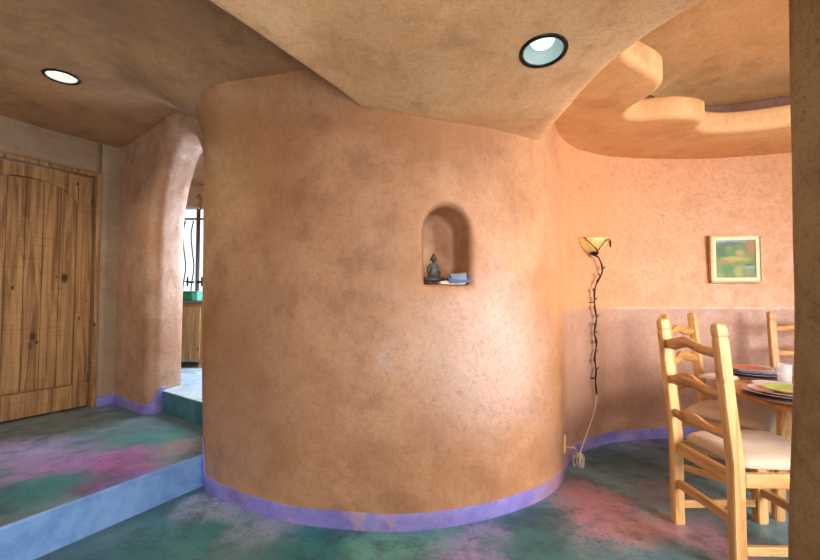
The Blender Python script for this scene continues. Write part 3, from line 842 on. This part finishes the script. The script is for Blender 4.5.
# ------------------------------------------------------------------ picture
qS = s_near(2.745, 3.545); pP, nP = wall_at(qS); tP = Vector((-nP.y, nP.x, 0)); tP = tP if tP.x > 0 else -tP
pic = thing('framed_picture', 'small square framed green landscape painting on the peach wall', 'picture', pP + nP * .012 + Vector((0, 0, 1.512)), math.atan2(tP.y, tP.x))
bm = bmesh.new(); w, h = .192, .203
def frame(bm, w, h, t, y0, y1):
    box(bm, -w, w, y0, y1, h - t, h); box(bm, -w, w, y0, y1, -h, -h + t); box(bm, -w, -w + t, y0, y1, -h + t, h - t); box(bm, w - t, w, y0, y1, -h + t, h - t)
frame(bm, w, h, .017, -.038, 0); bevel_mod(link('frame', bm, wood('frame_wood', (.70, .50, .22), (.5, .33, .13), 'x', 2, 0, .4), pic, False), .004)
bm = bmesh.new(); frame(bm, w - .017, h - .017, .028, -.026, 0); link('mat_board', bm, simple('cream_mat', (.86, .80, .58), .7), pic, False)
def paint():
    n = NT('landscape_painting')
    c = n.mix(n.rng(n.noise(16, 4, .6), .35, .65), (.16, .32, .06), (.40, .50, .10))
    B = lambda x, z, rx, rz, col, st=.9: (x, -.02, z, rx, 1, rz, col, st)
    c = n.blobs(c, [B(-.06, .16, .22, .05, (.55, .68, .80)), B(-.04, .125, .16, .035, (.10, .22, .25)), B(-.11, .06, .09, .09, (.05, .22, .06)), B(-.02, .05, .07, .06, (.16, .36, .10)),
        B(.0, .0, .16, .03, (.70, .62, .12)), B(.03, .05, .05, .03, (.72, .52, .20)), B(.12, .10, .055, .085, (.62, .26, .13), 1), B(.12, .02, .09, .035, (.30, .36, .06)),
        B(-.09, -.03, .1, .02, (.55, .33, .12)), B(-.06, -.09, .10, .06, (.10, .36, .10)), B(.02, -.11, .05, .08, (.55, .62, .18)), B(.10, -.07, .07, .035, (.35, .60, .62)), B(.10, -.05, .05, .02, (.05, .16, .08)), B(.11, -.14, .07, .03, (.40, .33, .25)), B(-.12, -.14, .06, .03, (.45, .52, .12))], .02, 30, False)
    c = n.mix(1., c, (.62, .62, .58), 'MULTIPLY')
    return n.done(c, .5)
bm = bmesh.new(); box(bm, -w + .046, w - .046, -.018, -.002, -h + .046, h - .046); link('painting', bm, paint(), pic, False)

# ------------------------------------------------------------------ chairs
def rsec(cx, cy, z, hx, hy, c=.25):
    ch = min(hx, hy) * c; P = []
    for sx, sy, fl in ((1, 1, 0), (-1, 1, 1), (-1, -1, 0), (1, -1, 1)):
        a = (cx + sx * hx, cy + sy * (hy - ch), z); b = (cx + sx * (hx - ch), cy + sy * hy, z)
        P += [a, b] if not fl else [b, a]
    return [Vector(p) for p in P]
def rear_x(z): return -.21 - (.058 * ((z - .46) / .62) ** 1.0 if z > .46 else 0)
def post_bm(y):
    bm = bmesh.new(); R = []
    for z, s in [(0, .93), (.01, 1), (.2, 1), (.40, 1.02), (.46, 1.04), (.52, 1.0), (.7, .98), (.9, .97), (1.005, .96), (1.018, .84), (1.03, .95), (1.05, .96), (1.068, .86), (1.078, .6)]:
        R.append(rsec(rear_x(z), y, z, .027 * s, .023 * s, .22))
    sweep(bm, R); return bm
def front_bm(y):
    bm = bmesh.new(); R = []
    for z, s in [(0, .92), (.01, 1), (.2, 1), (.415, 1)]: R.append(rsec(.235, y, z, .027 * s, .027 * s, .2))
    sweep(bm, R); return bm
def slat_bm(z, h, amp, seed=0, x_extra=0):
    bm = bmesh.new(); R = []
    for k in range(25):
        t = k / 24; y = -.183 + .366 * t
        wv = amp * math.exp(-((t - .5) / .22) ** 2) - .006 * math.sin(t * 2 * PI) + .004 * math.sin(seed + t * 9)
        wb = amp * .9 * math.exp(-((t - .5) / .20) ** 2) + .003 * math.sin(seed * 2 + t * 7) 
        hh = h * (1 - .12 * abs(2 * t - 1))
        bow = -.018 * (1 - (2 * t - 1) ** 2)
        zt, zb_ = z + hh / 2 + wv, z - hh / 2 + wb
        cx = rear_x(z) + bow; th = .012
        R.append([Vector((cx - th + (rear_x(zt) - rear_x(z)), y, zt - .004)), Vector((cx + (rear_x(zt) - rear_x(z)), y, zt)), Vector((cx + th + (rear_x(zt) - rear_x(z)), y, zt - .004)),
                  Vector((cx + th, y, zb_ + .004)), Vector((cx, y, zb_)), Vector((cx - th, y, zb_ + .004))])
    sweep(bm, R); return bm
def cushion_bm():
    bm = bmesh.new(); nx, ny = 22, 22; top = []; 
    def P(i, j, side):
        u, v = i / nx * 2 - 1, j / ny * 2 - 1
        x = -.175 + (u + 1) / 2 * .455
        hw = .195 + .04 * (u + 1) / 2
        y = v * hw
        e = (1 - abs(u) ** 5) * (1 - abs(v) ** 5)
        x = .0525 + (x - .0525) * (1 - .03 * abs(v) ** 6); y = y * (1 - .03 * abs(u) ** 6)
        z = .452 + side * (.012 + .036 * max(0, e) ** .45) if side > 0 else .4335 + .0 * e + (1 - max(0, e) ** .3) * .012
        return (x, y, z)
    g1 = [[bm.verts.new(P(i, j, 1)) for j in range(ny + 1)] for i in range(nx + 1)]
    g0 = [[bm.verts.new(P(i, j, -1)) for j in range(ny + 1)] for i in range(nx + 1)]
    for g in (g1, g0):
        for i in range(nx):
            for j in range(ny): bm.faces.new((g[i][j], g[i + 1][j], g[i + 1][j + 1], g[i][j + 1]))
    B = [(i, 0) for i in range(nx)] + [(nx, j) for j in range(ny)] + [(i, ny) for i in range(nx, 0, -1)] + [(0, j) for j in range(ny, 0, -1)]
    for k in range(len(B)):
        a, b = B[k], B[(k + 1) % len(B)]
        bm.faces.new((g0[a[0]][a[1]], g0[b[0]][b[1]], g1[b[0]][b[1]], g1[a[0]][a[1]]))
    return bm
def make_chair(label, loc, rz):
    t = thing('dining_chair', label, 'chair', loc, rz, 'ladder-back dining chairs around the table')
    for s in (-1, 1): link('back_post', post_bm(s * .205), M['pine'], t, False)
    for s in (-1, 1): link('leg', front_bm(s * .215), M['pine'], t, False)
    for z, h, a, sd in ((.945, .052, .034, 0), (.76, .054, .034, 1), (.585, .052, .012, 3)):
        link('slat', slat_bm(z, h, a, sd), M['pinex'], t)
    def rail(name, pts, hh, th, mat):
        bm = bmesh.new(); a, b = Vector(pts[0]), Vector(pts[1]); d = (b - a).normalized(); n = Vector((-d.y, d.x, 0)) * th; u = Vector((0, 0, hh))
        sweep(bm, [[p + n + u, p - n + u, p - n - u, p + n - u] for p in (a, b)]); return bevel_mod(link(name, bm, mat, t, False), .004)
    zr = .4
    rail('seat_rail', [(-.208, -.18, zr), (-.208, .18, zr)], .030, .014, M['pinex'])
    rail('seat_rail', [(.238, -.187, zr), (.238, .187, zr)], .030, .014, M['pinex'])
    for s in (-1, 1):
        rail('seat_rail', [(-.178, s * .208, zr), (.207, s * .217, zr)], .030, .014, M['piney'])
        rail('stretcher', [(-.178, s * .206, .10), (.207, s * .216, .10)], .019, .012, M['piney'])
    rail('stretcher', [(-.21, -.18, .215), (-.21, .18, .215)], .021, .013, M['pinex'])
    rail('stretcher', [(.235, -.187, .165), (.235, .187, .165)], .021, .013, M['pinex'])
    c = link('seat_cushion', cushion_bm(), M['fabric'], t)
    return t
ch1 = make_chair('nearest ladder-back pine dining chair, its back to the room, beige padded seat', (1.628, 2.065, 0), 0)
def copy_chair(label, loc, rz):
    c = copy_tree(ch1); c.location = loc; c.rotation_euler = (0, 0, rz); c['label'] = label; return c
# chair behind the first : rear posts at (1.73,2.80) and (2.05,3.02)
f2 = Vector((.567, -.824, 0)); rc = Vector((1.915, 2.885, 0)) + f2 * .20
copy_chair('ladder-back pine chair behind the nearest chair, pale seat lit by blue daylight', rc, math.atan2(f2.y, f2.x))
f3 = Vector((-.30, -.954, 0)).normalized(); rc3 = Vector((2.985, 3.16, 0)) + f3 * .21
copy_chair('ladder-back pine chair on the far side of the table, half hidden by the pier', rc3, math.atan2(f3.y, f3.x))

# ------------------------------------------------------------------ table
TC = Vector((2.51, 2.16, 0))
tb = thing('dining_table', 'round honey-brown wooden dining table set with plates', 'table', TC)
bm = bmesh.new(); R_ = .79; zt_ = .70
lathe(bm, [(0, zt_), (R_ - .03, zt_), (R_ - .008, zt_ - .004), (R_, zt_ - .014), (R_ - .004, zt_ - .026), (R_ - .02, zt_ - .036), (R_ - .1, zt_ - .037), (0, zt_ - .037)], 96); link('tabletop', bm, M['table'], tb)
bm = bmesh.new()
for a in range(48): pass
lathe(bm, [(.50, .662), (.50, .60), (.475, .60), (.475, .662)], 64); link('apron', bm, M['table'], tb)
for k in range(4):
    a = math.radians(165 + 90 * k); bm = bmesh.new(); R = []
    for z, s, rr in [(0, .75, .60), (.02, .85, .60), (.2, .8, .59), (.38, .75, .575), (.46, .85, .565), (.52, 1.1, .555), (.575, 1.5, .55), (.63, 1.9, .545), (.656, 2.0, .545)]:
        R.append([Vector(((rr - .05) * math.cos(a) + (v.x * math.cos(a) - v.y * math.sin(a)), (rr - .05) * math.sin(a) + (v.x * math.sin(a) + v.y * math.cos(a)), z)) for v in rsec(0, 0, z, .028 * min(s, 1.1), .028 * s, .3)])
    sweep(bm, R); link('leg', bm, M['pine'], tb, False)

def ceramic(name, a, b=None, rough=.18):
    n = NT(name); c = n.mix(n.rng(n.noise(22, 5, .6), .35, .65), a, b or tuple(v * .8 for v in a)); return n.done(c, rough, None, .5)
C = {'terra': ceramic('terracotta_glaze', (.62, .13, .05)), 'blue': ceramic('blue_grey_glaze', (.48, .60, .70), (.36, .46, .58)), 'mauve': ceramic('mauve_glaze', (.62, .50, .54), (.5, .4, .46)),
     'green': ceramic('green_glaze', (.35, .50, .10), (.25, .42, .08)), 'yellow': ceramic('yellow_rim', (.75, .55, .16)), 'pink': ceramic('pink_glaze', (.72, .50, .50), (.6, .42, .44)),
     'char': simple('woven_charger', (.16, .09, .07), .6, bump=.4), 'pale': ceramic('pale_glaze', (.62, .66, .64)), 'cream': simple('cream_linen', (.70, .56, .46), .8)}
def plate(label, loc, r, h, mats, grp):
    t = thing('plate', label, 'plate', loc, 0, grp)
    bm = bmesh.new(); th = .005
    lathe(bm, [(0, 0), (r * .55, 0), (r * .6, .001), (r * .98, h - th * .6), (r, h - .001), (r * .99, h), (r * .94, h - .002)], 64)
    link('rim', bm, mats[1], t)
    bm = bmesh.new(); lathe(bm, [(r * .94, h - .002), (r * .66, .0085), (r * .58, .006), (0, .006)], 64)
    link('well', bm, mats[0], t)
    return t
g1 = 'plates of the far place setting'; g2 = 'plates of the near place setting'
P1 = (2.17, 2.66)
def charger(label, x, y, r, z):
    bm = bmesh.new(); lathe(bm, [(0, 0), (r - .01, 0), (r, .003), (r, .007), (r - .01, .009), (0, .009)], 64); o = link('charger', bm, C['char']); o.location = (x, y, z); tag(o, label, 'charger', 'round dark chargers')
charger('dark round charger under the terracotta-coloured plate', P1[0], P1[1], .195, .7005)
plate('wide mauve plate at the bottom of the far stack, above its dark charger', (P1[0], P1[1], .710), .185, .020, (C['mauve'], C['mauve']), g1)
plate('blue-grey plate between the mauve and terracotta plates', (P1[0], P1[1], .7185), .170, .026, (C['blue'], C['blue']), g1)
plate('small terracotta red plate topping the far stack', (P1[0] - .03, P1[1] + .01, .7275), .120, .022, (C['terra'], C['blue']), g1)
P2 = (1.855, 2.085)
charger('dark round charger under the green plate', P2[0], P2[1], .185, .7005)
plate('wide mauve-grey plate at the bottom of the near stack, above its dark charger', (P2[0], P2[1], .710), .175, .022, (C['mauve'], C['mauve']), g2)
plate('pink plate under the green one in the near stack', (P2[0], P2[1] + .0, .7195), .155, .022, (C['pink'], C['pink']), g2)
plate('small green plate with a yellow rim topping the near stack', (P2[0] + .015, P2[1], .729), .108, .018, (C['green'], C['yellow']), g2)
# side plate + napkin
plate('pale side plate between the two plate stacks', (2.02, 2.36, .7005), .095, .014, (C['pale'], C['pale']), 'side plates')
nb = bmesh.new()
for k in range(3):
    box(nb, -.08 + .004 * k, .08 - .004 * k, -.075 + .003 * k, .075 - .003 * k, .006 * k, .006 * k + .005)
o = link('napkin', nb, C['cream'], None, False); bevel_mod(o, .002); o.location = (1.88, 2.58, .7005); o.rotation_euler.z = .5; tag(o, 'folded cream napkin at the table edge, seen between chair slats', 'napkin')
gl = bmesh.new(); lathe(gl, [(0, 0), (.028, 0), (.031, .004), (.036, .11), (.0345, .111), (.0325, .109), (.029, .014), (0, .012)], 40)
o = link('drinking_glass', gl, M['tumbler']); o.location = (2.15, 2.43, .7005); tag(o, 'clear drinking glass standing beside the plates near the pier', 'glass')

# ------------------------------------------------------------------ light
world = bpy.data.worlds.new('sky'); S.world = world; world.use_nodes = True
wt = world.node_tree; bg = wt.nodes['Background']; bg.inputs[0].default_value = (.78, .90, 1, 1)
tc = wt.nodes.new('ShaderNodeTexCoord'); sx = wt.nodes.new('ShaderNodeSeparateXYZ'); mr = wt.nodes.new('ShaderNodeMapRange')
wt.links.new(tc.outputs['Generated'], sx.inputs[0]); wt.links.new(sx.outputs[1], mr.inputs[0]); wt.links.new(mr.outputs[0], bg.inputs[1])
mr.inputs[1].default_value = -.2; mr.inputs[2].default_value = .6; mr.inputs[3].default_value = .52; mr.inputs[4].default_value = 1.1   # the sky is brighter on the far side of the house
def area(name, loc, look, size, power, col, spread=180):
    l = bpy.data.lights.new(name, 'AREA'); l.shape = 'RECTANGLE'; l.size, l.size_y = size; l.energy = power; l.color = col
    o = bpy.data.objects.new(name, l); COL.objects.link(o); o.location = loc
    o.rotation_euler = (Vector(look) - Vector(loc)).to_track_quat('-Z', 'Y').to_euler()
    l.spread = math.radians(spread); return o
area('window_daylight_right', (3.1, -.5, 1.5), (1.1, 2.5, .75), (1.5, 1.6), 66, (1, .93, .90), 115)
area('fill_light_behind', (.3, -1.8, .9), (.1, 1.5, 2.2), (2.2, 1.2), 62, (1, .91, .80))  # added fill behind the camera, aimed up to brighten the lower ceiling
area('window_daylight_alcove', (4.6, 1.4, 1.5), (2.2, 3.2, 1.3), (1.2, 1.5), 13, (1, .88, .78), 120)
area('bathroom_fill_light', (-1.55, 4.7, 1.6), (-2.15, 3.75, .9), (.7, 1.2), 32, (.80, .90, 1))  # added cool fill for the arch reveal, no window is built here
def spot(name, loc, power, col, size=140, look=None):
    l = bpy.data.lights.new(name, 'SPOT'); l.energy = power; l.color = col; l.spot_size = math.radians(size); l.spot_blend = .8; l.shadow_soft_size = .05
    o = bpy.data.objects.new(name, l); COL.objects.link(o); o.location = loc; return o
spot('ceiling_lamp_left', (-2.27, 2.685, zl2 - .03), 34, (1, .85, .6))
spot('ceiling_lamp_center', (.563, 1.738, zl - .03), 14, (1, .9, .75))

# ------------------------------------------------------------------ camera
cam = bpy.data.cameras.new('camera'); co = bpy.data.objects.new('camera', cam); COL.objects.link(co)
cam.sensor_width = 36; cam.lens = 420 / 820 * 36; cam.clip_start = .05
co.location = (0, 0, 1.2); co.rotation_euler = (PI / 2 + math.atan(16 / 420), 0, 0)
S.camera = co
S.view_settings.view_transform = 'Standard'; S.view_settings.look = 'None'; S.view_settings.exposure = .44; S.view_settings.gamma = 1
S.view_settings.use_curve_mapping = False
